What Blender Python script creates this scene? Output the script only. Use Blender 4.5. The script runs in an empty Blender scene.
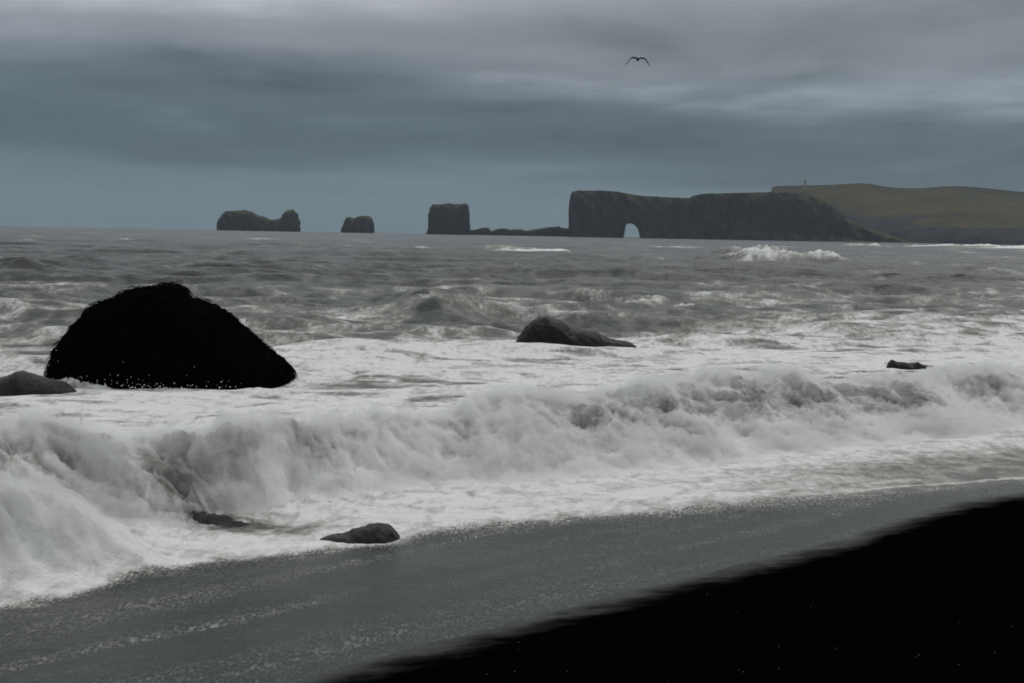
import bpy, math, random
import numpy as np
from mathutils import Matrix, Vector

# ------------------------------------------------------------------ camera
sc = bpy.context.scene
CAM_H = 4.0
F_PX = 1024 * 50 / 36.0
PITCH = math.atan(107.5 / F_PX)
ROLL = math.radians(1.03)
ROT = Matrix.Rotation(math.pi / 2 - PITCH, 3, 'X') @ Matrix.Rotation(ROLL, 3, 'Z')
cam_d = bpy.data.cameras.new("camera")
cam_d.lens = 50
cam_d.sensor_width = 36
cam_d.clip_start = 0.1
cam_d.clip_end = 60000
cam = bpy.data.objects.new("camera", cam_d)
cam.matrix_world = Matrix.Translation((0, 0, CAM_H)) @ ROT.to_4x4()
sc.collection.objects.link(cam)
sc.camera = cam

# ------------------------------------------------------------------ sky and sun
SUN_EL, SUN_AZ = math.radians(52), math.radians(28)      # azimuth measured from +Y towards +X
w = bpy.data.worlds.new("World")
sc.world = w
w.use_nodes = True
nt = w.node_tree
nt.nodes.clear()


def N(nt, kind, **kw):
    n = nt.nodes.new(kind)
    for k, v in kw.items():
        setattr(n, k, v)
    return n


def setin(n, **kw):
    for k, v in kw.items():
        n.inputs[k.replace('_', ' ')].default_value = v
    return n


def math_n(nt, op, a, b=None, c=None, clamp=False):
    n = N(nt, 'ShaderNodeMath', operation=op)
    n.use_clamp = clamp
    for i, v in enumerate((a, b, c)):
        if v is None:
            continue
        if hasattr(v, 'links'):
            nt.links.new(v, n.inputs[i])
        else:
            n.inputs[i].default_value = v
    return n.outputs[0]


def ramp(nt, fac, stops, interp='EASE'):
    n = N(nt, 'ShaderNodeValToRGB')
    cr = n.color_ramp
    cr.interpolation = interp
    while len(cr.elements) < len(stops):
        cr.elements.new(0.5)
    for e, (p, c) in zip(cr.elements, stops):
        e.position = p
        e.color = (c, c, c, 1) if not hasattr(c, '__len__') else (*c, 1)
    if fac is not None:
        nt.links.new(fac, n.inputs[0])
    return n.outputs[0]


def build_world():
    out = N(nt, 'ShaderNodeOutputWorld')
    bg = N(nt, 'ShaderNodeBackground')
    bg.inputs['Strength'].default_value = 0.1
    nt.links.new(bg.outputs[0], out.inputs[0])
    sky = N(nt, 'ShaderNodeTexSky', sky_type='NISHITA')
    sky.sun_disc = False
    sky.sun_elevation = SUN_EL
    sky.sun_rotation = SUN_AZ
    sky.altitude = 0
    sky.air_density = 1.0
    sky.dust_density = 2.0
    tc = N(nt, 'ShaderNodeTexCoord')
    sep = N(nt, 'ShaderNodeSeparateXYZ')
    nt.links.new(tc.outputs['Generated'], sep.inputs[0])
    x, y, z = sep.outputs
    zc = math_n(nt, 'MAXIMUM', z, 0.0)
    # a flat cloud deck: direction projected on a plane overhead
    den = math_n(nt, 'ADD', zc, 0.045)
    px = math_n(nt, 'DIVIDE', x, den)
    py = math_n(nt, 'DIVIDE', y, den)
    comb = N(nt, 'ShaderNodeCombineXYZ')
    nt.links.new(px, comb.inputs[0])
    nt.links.new(py, comb.inputs[1])

    def noise(scale, detail, rough, off, dist=0.0, sx=1.0):
        mp = N(nt, 'ShaderNodeMapping')
        mp.inputs['Location'].default_value = (off, off * 0.7, 0)
        mp.inputs['Scale'].default_value = (sx, 1, 1)
        nt.links.new(comb.outputs[0], mp.inputs[0])
        n = N(nt, 'ShaderNodeTexNoise')
        setin(n, Scale=scale, Detail=detail, Roughness=rough, Distortion=dist)
        nt.links.new(mp.outputs[0], n.inputs['Vector'])
        return n.outputs['Fac']
    n1 = noise(0.22, 3, 0.5, 3.7)
    n2 = noise(0.42, 8, 0.56, 9.1, 0.3, 1.5)
    n3 = noise(0.30, 4, 0.55, 21.3, 0.3, 0.6)
    # elevation (0..1 sin) bent by the low-frequency noise -> cloud bands
    e = math_n(nt, 'MULTIPLY_ADD', math_n(nt, 'SUBTRACT', n1, 0.5), 0.095, zc)
    e = math_n(nt, 'MULTIPLY_ADD', math_n(nt, 'SUBTRACT', n2, 0.5), 0.045, e)
    e = math_n(nt, 'MULTIPLY_ADD', x, 0.012, math_n(nt, 'ADD', e, 0.004))
    e = math_n(nt, 'POWER', math_n(nt, 'MAXIMUM', e, 0.0), 0.5)
    s = lambda deg: math.sin(math.radians(deg)) ** 0.5
    col = ramp(nt, e, [
        (0.0, (0.128, 0.186, 0.218)),
        (s(2.0), (0.130, 0.187, 0.218)),
        (s(3.6), (0.084, 0.121, 0.150)),
        (s(5.2), (0.102, 0.140, 0.168)),
        (s(7.4), (0.235, 0.266, 0.298)),
        (s(10), (0.430, 0.450, 0.480)),
        (s(35), (0.58, 0.60, 0.62)),
        (1.0, (0.70, 0.72, 0.74))])
    # soft mottling of the cloud base
    mot = ramp(nt, n2, [(0.28, 0.72), (0.5, 1.0), (0.72, 1.30)])
    mot2 = ramp(nt, n3, [(0.30, 0.82), (0.5, 1.0), (0.70, 1.20)])
    m1 = N(nt, 'ShaderNodeMix', data_type='RGBA', blend_type='MULTIPLY')
    m1.inputs[0].default_value = 1.0
    nt.links.new(mot, m1.inputs[6])
    nt.links.new(mot2, m1.inputs[7])
    fade = ramp(nt, zc, [(0.02, 0.15), (0.09, 1.0)])
    m2 = N(nt, 'ShaderNodeMix', data_type='RGBA', blend_type='MULTIPLY')
    nt.links.new(fade, m2.inputs[0])
    nt.links.new(col, m2.inputs[6])
    nt.links.new(m1.outputs[2], m2.inputs[7])
    sc_ = N(nt, 'ShaderNodeMix', data_type='RGBA', blend_type='MULTIPLY')
    sc_.inputs[0].default_value = 1.0
    nt.links.new(m2.outputs[2], sc_.inputs[6])
    sc_.inputs[7].default_value = (10, 10, 10, 1)
    mx = N(nt, 'ShaderNodeMix', data_type='RGBA')
    mx.inputs[0].default_value = 0.97            # overcast: the cloud deck hides nearly all of the clear sky
    nt.links.new(sky.outputs[0], mx.inputs[6])
    nt.links.new(sc_.outputs[2], mx.inputs[7])
    nt.links.new(mx.outputs[2], bg.inputs['Color'])


build_world()
sun_d = bpy.data.lights.new("sun", 'SUN')
sun_d.energy = 0.7
sun_d.angle = math.radians(25)
sun_d.color = (1.0, 0.97, 0.92)
sun = bpy.data.objects.new("sun", sun_d)
d = Vector((math.sin(SUN_AZ) * math.cos(SUN_EL), math.cos(SUN_AZ) * math.cos(SUN_EL), math.sin(SUN_EL)))
sun.rotation_euler = d.to_track_quat('Z', 'Y').to_euler()
sun.location = (0, 0, 50)
sc.collection.objects.link(sun)

sc.view_settings.view_transform = 'Standard'
sc.view_settings.look = 'None'
sc.view_settings.gamma = 1
sc.view_settings.exposure = 0.0
sc.cycles.filter_width = 1.7
sc.cycles.max_bounces = 6
sc.cycles.volume_bounces = 2
sc.cycles.use_denoising = True

# ------------------------------------------------------------------ helpers
rng = np.random.default_rng(11)
random.seed(5)
Rn = np.array(ROT)


def rays(px, py):
    px = np.asarray(px, float)
    py = np.asarray(py, float)
    dc = np.stack([(px - 512) / F_PX, (341.5 - py) / F_PX, -np.ones_like(px)], -1)
    return dc @ Rn.T


def on_z(px, py, z):
    d_ = rays(px, py)
    t = (z - CAM_H) / d_[..., 2]
    return d_[..., 0] * t, d_[..., 1] * t


def on_y(px, py, Y):
    d_ = rays(px, py)
    t = Y / d_[..., 1]
    return d_[..., 0] * t, CAM_H + d_[..., 2] * t


GR = np.array([(math.cos(a), math.sin(a)) for a in np.linspace(0, 2 * math.pi, 256, endpoint=False)], np.float32)


def perlin(x, y, seed=0):
    P = np.random.default_rng(seed + 1000).permutation(256).astype(np.int32)
    x = np.asarray(x, np.float32)
    y = np.asarray(y, np.float32)
    xi = np.floor(x)
    yi = np.floor(y)
    fx = x - xi
    fy = y - yi
    xi = xi.astype(np.int32) & 255
    yi = yi.astype(np.int32) & 255
    u = fx * fx * fx * (fx * (fx * 6 - 15) + 10)
    v = fy * fy * fy * (fy * (fy * 6 - 15) + 10)

    def g(ix, iy, dx, dy):
        h = P[(P[ix & 255] + iy) & 255]
        q = GR[h]
        return q[..., 0] * dx + q[..., 1] * dy
    a = g(xi, yi, fx, fy)
    b = g(xi + 1, yi, fx - 1, fy)
    c = g(xi, yi + 1, fx, fy - 1)
    d_ = g(xi + 1, yi + 1, fx - 1, fy - 1)
    return ((a + u * (b - a)) * (1 - v) + (c + u * (d_ - c)) * v) * 1.5


def fbm(x, y, oct=4, seed=0, gain=0.5, lac=2.03):
    s_ = 0
    a = 1.0
    tot = 0
    for o in range(oct):
        s_ = s_ + a * perlin(x, y, seed + o * 17)
        tot += a
        a *= gain
        x = x * lac + 3.1
        y = y * lac - 7.7
    return s_ / tot


def ss(a, b, x):
    t = np.clip((x - a) / (b - a), 0, 1)
    return t * t * (3 - 2 * t)


def curve_y(px, py, z):
    """plan curve y(x) through pixels seen at height z, straight beyond its ends"""
    x, y = on_z(np.array(px, float), np.array(py, float), z)
    o = np.argsort(x)
    x, y = x[o], y[o]

    def f(q):
        r = np.interp(q, x, y)
        m0 = (y[1] - y[0]) / (x[1] - x[0])
        m1 = (y[-1] - y[-3]) / (x[-1] - x[-3])
        r = np.where(q < x[0], y[0] + np.clip(m0, 0.3, 1.1) * (q - x[0]), r)
        r = np.where(q > x[-1], y[-1] + np.clip(m1, 0.3, 1.1) * (q - x[-1]), r)
        return r.astype(np.float32)
    return f


def new_obj(name, verts, faces, mat=None, parent=None, smooth=True):
    me = bpy.data.meshes.new(name)
    me.from_pydata([tuple(map(float, v)) for v in verts], [], faces)
    me.validate()
    me.update()
    if smooth:
        me.polygons.foreach_set('use_smooth', [True] * len(me.polygons))
    o = bpy.data.objects.new(name, me)
    sc.collection.objects.link(o)
    if mat:
        me.materials.append(mat)
    if parent:
        o.parent = parent
    return o


def grid_obj(name, X, Y, Z, mat, smooth=True, wrap=False):
    """big regular grid, fast path; arrays shaped (rows, cols)"""
    r, c = X.shape
    me = bpy.data.meshes.new(name)
    me.vertices.add(r * c)
    me.vertices.foreach_set('co', np.stack([X, Y, Z], -1).astype(np.float32).ravel())
    i = np.arange(r * c, dtype=np.int32).reshape(r, c)
    q = np.stack([i[:-1, :-1], i[:-1, 1:], i[1:, 1:], i[1:, :-1]], -1).reshape(-1, 4)
    nf = len(q)
    me.loops.add(nf * 4)
    me.loops.foreach_set('vertex_index', q.ravel())
    me.polygons.add(nf)
    me.polygons.foreach_set('loop_start', np.arange(0, nf * 4, 4, dtype=np.int32))
    me.polygons.foreach_set('use_smooth', np.full(nf, smooth))
    me.update(calc_edges=True)
    o = bpy.data.objects.new(name, me)
    sc.collection.objects.link(o)
    me.materials.append(mat)
    return o


def attr(o, name, arr, kind='FLOAT'):
    a = o.data.attributes.new(name, kind, 'POINT')
    a.data.foreach_set('vector' if kind == 'FLOAT_VECTOR' else 'value', np.asarray(arr, np.float32).ravel())


def tag(o, label=None, cat=None, group=None, kind=None):
    if label:
        o['label'] = label
    if cat:
        o['category'] = cat
    if group:
        o['group'] = group
    if kind:
        o['kind'] = kind
    return o


def new_mat(name):
    m = bpy.data.materials.new(name)
    m.use_nodes = True
    t = m.node_tree
    return m, t, t.nodes['Principled BSDF']


def simple_mat(name, c1, c2, scale, rough=0.9, spec=0.3, bump=0.3, bscale=None, detail=8, bdist=0.05):
    m, t, b = new_mat(name)
    tc = N(t, 'ShaderNodeTexCoord')
    n = N(t, 'ShaderNodeTexNoise')
    setin(n, Scale=scale, Detail=detail, Roughness=0.6)
    t.links.new(tc.outputs['Object'], n.inputs['Vector'])
    t.links.new(ramp(t, n.outputs['Fac'], [(0.35, c1), (0.65, c2)]), b.inputs['Base Color'])
    b.inputs['Roughness'].default_value = rough
    b.inputs['Specular IOR Level'].default_value = spec
    if bump:
        n2 = N(t, 'ShaderNodeTexNoise')
        setin(n2, Scale=bscale or scale * 3, Detail=8, Roughness=0.65)
        t.links.new(tc.outputs['Object'], n2.inputs['Vector'])
        bp = N(t, 'ShaderNodeBump')
        setin(bp, Strength=bump, Distance=bdist)
        t.links.new(n2.outputs['Fac'], bp.inputs['Height'])
        t.links.new(bp.outputs[0], b.inputs['Normal'])
    return m


# ------------------------------------------------------------------ shore layout in plan
Z_EDGE = 0.30
shore_f = curve_y([300, 400, 500, 600, 700, 780, 850, 900, 960, 1024],
                  [680, 652, 626, 600, 574, 555, 537, 518, 501, 491], Z_EDGE)
foam_f = curve_y([0, 60, 130, 220, 330, 400, 440, 520, 640, 760, 900, 1024],
                 [604, 598, 578, 556, 546, 541, 530, 527, 518, 508, 496, 487], 0.12)
crest_px = [0, 60, 130, 210, 300, 400, 500, 600, 700, 800, 900, 1024]
crest_py = [430, 430, 435, 436, 424, 408, 402, 396, 387, 381, 378, 368]
crest_f = curve_y(crest_px, crest_py, 1.0)


def shore_t(x, y):
    return ((y - shore_f(x)) * 0.70).astype(np.float32)


def sand_z(t):
    sea = Z_EDGE - 0.055 * t
    sea = np.maximum(sea, -3.0)
    land = Z_EDGE - 0.11 * t + 0.09 * np.maximum(-t - 3, 0) * 1.0
    land = np.minimum(land, 3.2)
    return np.where(t > 0, sea, land)


# ------------------------------------------------------------------ sea surface
def axis_rows():
    near = np.arange(9.0, 48.0, 0.040)
    dd = np.arange((CAM_H) * F_PX / 48.0, 62, -0.30)
    dd = np.concatenate([dd, np.arange(dd[-1] - 0.12, 1.15, -0.115)])
    far = CAM_H * F_PX / dd
    last = np.geomspace(far[-1] * 1.15, 8000, 8)
    return np.concatenate([near, far[1:], last]).astype(np.float32)


def axis_cols():
    mid = np.linspace(-0.40, 0.40, 1080)
    step = mid[1] - mid[0]
    side = []
    a = 0.40
    while a < 1.35:
        step *= 1.035
        a += step
        side.append(a)
    side = np.array(side)
    return np.concatenate([-side[::-1], mid, side]).astype(np.float32)


def build_sea():
    r = axis_rows()
    tcol = axis_cols()                      # tangent of the azimuth
    Yg, Tg = np.meshgrid(r, tcol, indexing='ij')
    X = (Yg * Tg).astype(np.float32)
    Y = Yg.copy()
    dY = np.gradient(r)[:, None].astype(np.float32)
    t = shore_t(X, Y)
    s = (Y - crest_f(X)) * 0.82             # >0 offshore of the crest
    c = (X * 0.82 + Y * 0.57)               # along the crest
    e = (Y - foam_f(X)) * 0.80              # >0 offshore of the foam edge
    # wobble the crest so it is not a ruled line
    s = s + 0.55 * perlin(c * 0.35, c * 0.0 + 3.3, 5) + 0.25 * perlin(c * 1.1, c * 0 + 9.3, 6)
    e = e + 0.18 * fbm(X * 0.9, Y * 0.9, 3, 31)
    t_n = t + 0.10 * fbm(X * 0.8, Y * 0.8, 4, 41)

    # ---- swell and chop
    Z = np.zeros_like(X)
    GX = np.zeros_like(X)
    GY = np.zeros_like(X)
    amp_env = 0.12 + 0.88 * ss(4, 34, s)
    rs = np.random.default_rng(4)
    far_fade = 1 - ss(1500, 4000, Y)
    for i in range(60):
        lam = math.exp(rs.uniform(math.log(0.7), math.log(26)))
        ang = math.radians(-82 + rs.normal(0, 18))
        a = (0.0095 if lam < 12 else 0.0085) * lam ** 0.9 * rs.uniform(0.6, 1.4)
        ph = rs.uniform(0, 6.28)
        kx, ky = 2 * math.pi / lam * math.cos(ang), 2 * math.pi / lam * math.sin(ang)
        wgt = ss(2.2, 5.0, lam / dY)
        if wgt.max() <= 0:
            continue
        th = kx * X + ky * Y + ph
        Z += a * wgt * (np.cos(th) + 0.18 * np.cos(2 * th))
        sn = a * wgt * 0.9 * np.sin(th)
        GX -= math.cos(ang) * sn
        GY -= math.sin(ang) * sn
    far_env = ss(60, 160, s)
    for i in range(16):                      # long ocean swell outside the surf
        lam = math.exp(rs.uniform(math.log(22), math.log(75)))
        ang = math.radians(-84 + rs.normal(0, 14))
        a = 0.0062 * lam ** 0.9 * rs.uniform(0.6, 1.4)
        th = 2 * math.pi / lam * (math.cos(ang) * X + math.sin(ang) * Y) + rs.uniform(0, 6.28)
        Z += a * far_env * ss(2.2, 5.0, lam / dY) * (np.cos(th) + 0.2 * np.cos(2 * th))
    rid = np.zeros_like(X)
    qx = X + 1.2 * fbm(X * 0.12, Y * 0.12, 2, 171)
    qy = Y + 1.2 * fbm(X * 0.12 + 7, Y * 0.12, 2, 172)
    for k_ in range(6):
        ly = 7.0 / 1.85 ** k_
        wg = ss(1.8, 4.0, ly / dY)
        rot = math.radians((-14, 17, -26, 8, 30, -5)[k_])
        a_ = (qx * math.cos(rot) + qy * math.sin(rot)) / (ly * 2.9)
        b_ = (-qx * math.sin(rot) + qy * math.cos(rot)) / ly
        rid += wg * ly * 0.050 * (0.62 - 1.5 * np.abs(perlin(a_, b_, 180 + k_)))
    Z = (Z + rid) * amp_env * far_fade
    Z = np.where(Z > 0.55, 0.55 + 0.60 * np.tanh((Z - 0.55) / 0.8), Z)
    GX *= amp_env * far_fade
    GY *= amp_env * far_fade
    Z += ss(30, 60, Y) * far_fade * 0.16 * fbm(X * 0.16, Y * 0.32, 4, 77) * ss(1.0, 3.0, 9.0 / dY)
    crestness = Z.copy()

    foam = np.zeros_like(X)
    # ---- open water foam: wind streaks and lace
    near = Y < 420
    st = np.zeros_like(X)
    wx = X + 1.6 * fbm(X * 0.25, Y * 0.25, 3, 51)
    wy = Y + 1.6 * fbm(X * 0.25 + 9, Y * 0.25, 3, 52)
    lace = 1 - np.abs(fbm(wx * 0.38, wy * 0.62, 4, 60)) * 3.2        # ridged: thin lines
    patch = fbm(wx * 0.09, wy * 0.14, 4, 61)
    lv = 0.50 * (1 - ss(15, 28, s)) + 0.32 * (1 - ss(28, 85, s)) + 0.05 * (1 - ss(100, 400, s)) + 0.02
    foam_e = np.clip(lv + 0.55 * patch * (0.5 + lv) + 0.34 * (lace - 0.35) * (0.35 + lv) + 0.30 * ss(0.10, 0.5, crestness) * (0.15 + fbm(X * .8, Y * .8, 4, 62)), 0, 1)
    grain = np.zeros_like(X)
    for k_ in range(8):
        ly = 1.3 * 1.9 ** k_
        wg = ss(1.2, 2.6, ly / dY) * (1 - ss(14.0, 40.0, ly / dY))
        if wg.max() > 0:
            grain += wg * perlin(X / (ly * 0.85) + 0.3 * Y / ly, Y / ly, 80 + k_)
    foam_e = foam_e + (0.085 + 0.20 * ss(120, 450, Y)) * grain * ss(10, 26, s) + 0.07 * ss(200, 700, Y) + 0.22 * np.maximum(grain - 0.75, 0) * ss(10, 26, s)
    foam = np.where(s > 0, np.clip(foam_e, 0, 1) * (1 - 0.4 * ss(400, 1200, Y)), foam)

    # ---- individual breakers further out
    def breaker(px0, px1, py0, py1, h, wid, fo, seed, dark=0.0):
        nonlocal Z, foam
        (xa, xb), (ya, yb) = on_z(np.array([px0, px1], float), np.array([py0, py1], float), 0.0)
        ux, uy = xb - xa, yb - ya
        L = math.hypot(ux, uy)
        ux, uy = ux / L, uy / L
        nx, ny = -uy, ux                                   # offshore normal
        al = ((X - xa) * ux + (Y - ya) * uy) / L
        dist = (X - xa) * nx + (Y - ya) * ny
        dist = dist + wid * 0.5 * perlin(al * 6, al * 0 + seed, seed)
        env = ss(-0.12, 0.25, al) * (1 - ss(0.75, 1.12, al))
        env = env * np.maximum(0.72 + 0.75 * fbm(al * 5, al * 0 + 1.5, 3, seed + 1), 0)
        prof = np.where(dist < 0, np.exp(-(dist / (wid * 0.55)) ** 2), np.exp(-(dist / wid) ** 2))
        bump = h * env * prof
        if fo > 0:
            ns = fbm(X * 5 / wid, Y * 4 / wid, 5, seed + 2, 0.5)
            bump = bump * (1 + 0.45 * ns)
            lac = fbm(X * 2.2 / wid, Y * 0.9 / wid, 5, seed + 5, 0.6)
            foam = np.maximum(foam, np.clip(fo * env * (prof * (1.15 + 0.9 * ns) + 0.55 * lac * prof ** 0.4), 0, 1))
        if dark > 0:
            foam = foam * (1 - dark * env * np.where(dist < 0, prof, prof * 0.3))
        Z += bump
    breaker(722, 850, 265, 266, 2.1, 9.0, 0.85, 3)
    breaker(722, 808, 259, 260, 2.8, 9.0, 0.75, 4)
    breaker(485, 630, 252, 258, 1.0, 11.0, 1.2, 7)
    breaker(655, 735, 261, 264, 0.5, 6.0, 0.6, 8)
    breaker(885, 1040, 267, 271, 0.5, 8.0, 0.55, 9)
    breaker(925, 1060, 276, 282, 0.6, 6.0, 0.55, 10)
    breaker(600, 720, 316, 322, 0.42, 2.2, 0.62, 11)
    breaker(560, 650, 300, 316, 0.4, 2.0, 0.5, 12)
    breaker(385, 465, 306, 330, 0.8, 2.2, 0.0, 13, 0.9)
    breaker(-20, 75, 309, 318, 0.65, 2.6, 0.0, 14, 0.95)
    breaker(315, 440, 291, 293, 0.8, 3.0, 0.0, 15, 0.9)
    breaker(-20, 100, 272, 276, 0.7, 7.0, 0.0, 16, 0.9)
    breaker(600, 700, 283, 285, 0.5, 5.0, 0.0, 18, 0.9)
    breaker(40, 180, 387, 389, 0.20, 0.5, 1.0, 31)
    breaker(150, 310, 390, 392, 0.08, 0.5, 1.0, 32)
    breaker(838, 885, 247, 248, 2.0, 22.0, 1.2, 19)
    breaker(922, 968, 248, 248, 2.2, 22.0, 1.3, 20)
    breaker(964, 1002, 249, 249, 2.2, 22.0, 1.3, 21)
    breaker(1002, 1060, 250, 250, 2.2, 22.0, 1.3, 22)

    # ---- the broken wave running at the beach
    zone = (Y < 70)
    H = 0.74 + 0.05 * ss(0, -4, X) + 0.22 * perlin(c * 0.42, c * 0 + 1.7, 23) + 0.10 * perlin(c * 1.3, c * 0 + 5.7, 24)
    wf = np.interp(X / np.maximum(Y, 1), [-0.4, -0.36, -0.25, -0.15, -0.06, 0.0, 0.13, 0.36], [1.9, 1.7, 1.05, 1.0, 1.7, 2.4, 2.9, 2.9])
    wf = wf + 0.45 * perlin(c * 0.6, c * 0 + 7.7, 25)                            # how far the front runs out
    front = 1 - ss(0, 1, -s / wf)
    front = front ** 0.8
    back = 0.14 + 0.86 * np.exp(-(np.maximum(s, 0) / 2.6) ** 1.3)
    back = back * np.exp(-(np.maximum(s, 0) / 16.0) ** 2)
    bore = H * np.where(s < 0, front, back)
    lump_zone = np.exp(-((s + 0.8) / 1.7) ** 2)
    lump_back = np.exp(-((s - 3) / 6.0) ** 2)
    q = fbm(c * 0.8 + 0.5 * s, s * 1.1, 3, 26)
    l1 = 1 - 2.0 * np.abs(fbm(c * 1.1 + 0.9 * s + 0.8 * q, s * 1.3 + 0.8 * q, 4, 27))
    l2 = fbm(c * 3.3 + 1.4 * s + q, s * 3.0, 4, 28)
    bore = bore + lump_zone * (0.34 * l1 + 0.17 * l2) * (0.3 + 0.7 * front)
    bore = bore + lump_back * 0.10 * fbm(c * 0.9, s * 1.4, 4, 29)
    Z = np.where(zone, Z + bore, Z)
    # ---- collapsing lobe of white water on the left, over the swash
    (lx0, lx1), (ly0, ly1) = on_z(np.array([-60., 185.]), np.array([560., 545.]), 0.25)
    ux, uy = lx1 - lx0, ly1 - ly0
    L = math.hypot(ux, uy)
    ux, uy = ux / L, uy / L
    al = (X - lx0) * ux + (Y - ly0) * uy
    ds = -(X - lx0) * uy + (Y - ly0) * ux
    ds = ds + 0.35 * fbm(al * 1.3, ds * 1.3, 3, 33)
    lobe_env = 1 - ss(L * 0.30, L * 1.03, al)
    lobe = lobe_env * np.where(ds < 0, np.exp(-(ds / 0.75) ** 2), np.exp(-(ds / 1.1) ** 2))
    lobe_l = 1 - 2 * np.abs(fbm(al * 1.5 + ds, ds * 1.3 - al * .4, 4, 34))
    Z = Z + lobe * (0.70 + 0.28 * lobe_l + 0.17 * fbm(al * 3.2 + 2 * ds, ds * 3.2, 5, 35, 0.6))

    # ---- foam of the surf
    # face: streaks of sandy water showing through
    patchn = fbm(c * 0.55, s * 0.25 + 4, 3, 36)
    face = np.exp(-((s + 0.38 * wf) / (0.22 * wf + 0.13)) ** 2) * np.clip(ss(-0.45, 0.25, patchn) + 0.35 * ss(-3.0, -5.5, X), 0, 1.1)
    cc = c + 0.9 * s + 0.5 * q
    streak = fbm(cc * 1.9, s * 0.8 + 0.7 * q, 5, 37, 0.6)
    f_wave = 0.93 + 0.22 * (l1 - 0.35) * lump_zone - face * (0.38 + 0.50 * streak) + 0.10 * l2
    f_wave = np.where(f_wave < 0.5, 0.5 - 0.16 * np.tanh((0.5 - f_wave) * 3), f_wave)
    f_flat = 0.95 + 0.16 * fbm(X * 0.7, Y * 1.5, 4, 38) - 0.46 * ss(1.5, 8.0, X) * (1 - ss(0.8, 4.0, e))
    wv = ss(-wf - 0.6, -wf + 0.5, s)
    f_front = f_flat * (1 - wv) + f_wave * wv
    edge = ss(-0.75 - 0.7 * ss(0.5, 5, X), 0.25, e + 0.20 * fbm(X * 2.3, Y * 2.3, 3, 39)) ** 1.6
    # swash between the foam edge and the dry sand: thin dark sheet with bands of bubbles
    band = fbm(t * 1.6 + 0.25 * fbm(X, Y, 2, 43), c * 0.10, 3, 44)
    fr = ss(-1.4, 0.0, e) * 0.20 * ss(3, 12, X)            # paler wash on the right
    f_sw = 0.11 + 0.26 * band + 0.06 * fbm(X * 0.5, Y * 0.7, 3, 45) + fr
    line = np.exp(-((e - 0.02 - 0.10 * perlin(c * 0.3, c * 0, 46)) / 0.15) ** 2) * ss(-1.5, 2.5, X)
    line2 = np.exp(-((t - 2.3 - 0.2 * perlin(c * 0.25, c * 0, 47)) / 0.16) ** 2) * (1 - ss(-2.9, -1.0, X))
    f_sw = f_sw + 0.20 * line2
    f_in = f_sw * (1 - edge) + f_front * edge
    f_in = np.maximum(f_in, 0.82 * line)
    # dark backwash at left, plus the wave overhang's shade painted as low foam
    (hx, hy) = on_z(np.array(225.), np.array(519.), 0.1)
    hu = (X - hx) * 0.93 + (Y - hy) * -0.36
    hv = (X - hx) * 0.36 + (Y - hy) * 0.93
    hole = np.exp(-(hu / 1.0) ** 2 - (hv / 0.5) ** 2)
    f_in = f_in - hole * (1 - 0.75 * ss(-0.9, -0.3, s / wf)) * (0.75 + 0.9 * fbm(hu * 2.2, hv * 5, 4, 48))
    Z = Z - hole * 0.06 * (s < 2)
    lob = np.clip(lobe * 1.7, 0, 1)
    f_in = np.maximum(f_in, lob * (0.93 + 0.22 * (lobe_l - 0.4) + 0.10 * fbm(al * 3, ds * 2, 4, 49)))
    blend = ss(-0.3, 0.6, s)
    f_crest = np.clip(0.80 + 0.20 * fbm(X, Y * 1.8, 4, 50), 0, 1)
    foam_off = np.maximum(foam, f_crest * (1 - ss(2.0, 9.0, s)))
    foam = f_in * (1 - blend) + foam_off * blend
    foam = np.clip(foam, 0, 1)

    # ---- sit on the beach
    sheet = sand_z(t_n) + 0.003 + 0.017 * ss(0, 1.5, t_n)
    base = np.where(t_n > 0, np.logaddexp(sheet * 30, 0.02 * 30) / 30.0, 0)
    cal = ss(5, 9, s + 6.5)
    Z = np.where(t_n > 0, base * (1 - ss(6, 11, t_n)) + Z * ss(0.4, 3.0, t_n), Z)
    Z = np.where(t_n <= 0, Z_EDGE + 0.003 + 0.10 * t_n, Z)
    Z = np.where((t_n > 0) & (lobe > 0.02), np.maximum(Z, base + lobe * 0.6), Z)
    Z = np.where((t_n > 0.15) & (t_n < 9), np.maximum(Z, sand_z(t_n) + 0.003 + 0.012 * ss(0, 1.5, t_n)), Z)
    Z = np.where(Y < 10, Z - 0.4 * (10 - Y), Z)
    # tumble the front a little sideways
    X = X + GX * ss(0.5, 6, t_n)
    Y = Y + GY * ss(0.5, 6, t_n)
    dx = lump_zone * 0.16 * fbm(c * 1.3, s * 1.3, 3, 71) * zone
    dy = lump_zone * (0.20 * fbm(c * 1.3 + 5, s * 1.3, 3, 72) - 0.12 * front) * zone
    X = X + dx
    Y = Y + dy
    o = grid_obj('sea', X, Y, Z, sea_material())
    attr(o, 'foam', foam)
    attr(o, 'flow', np.stack([cc, s, t], -1), 'FLOAT_VECTOR')
    attr(o, 'swash', 1 - edge)
    attr(o, 'surf', np.clip(wv * (1 - ss(0.5, 4, s)) + lob, 0, 1))
    tag(o, kind='structure')
    build_mist(X, Y, Z, np.clip(wv * (1 - ss(0.3, 1.6, s)) + lob, 0, 1), wv * (1 - ss(0.3, 1.6, s)), c, s, face)


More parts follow.
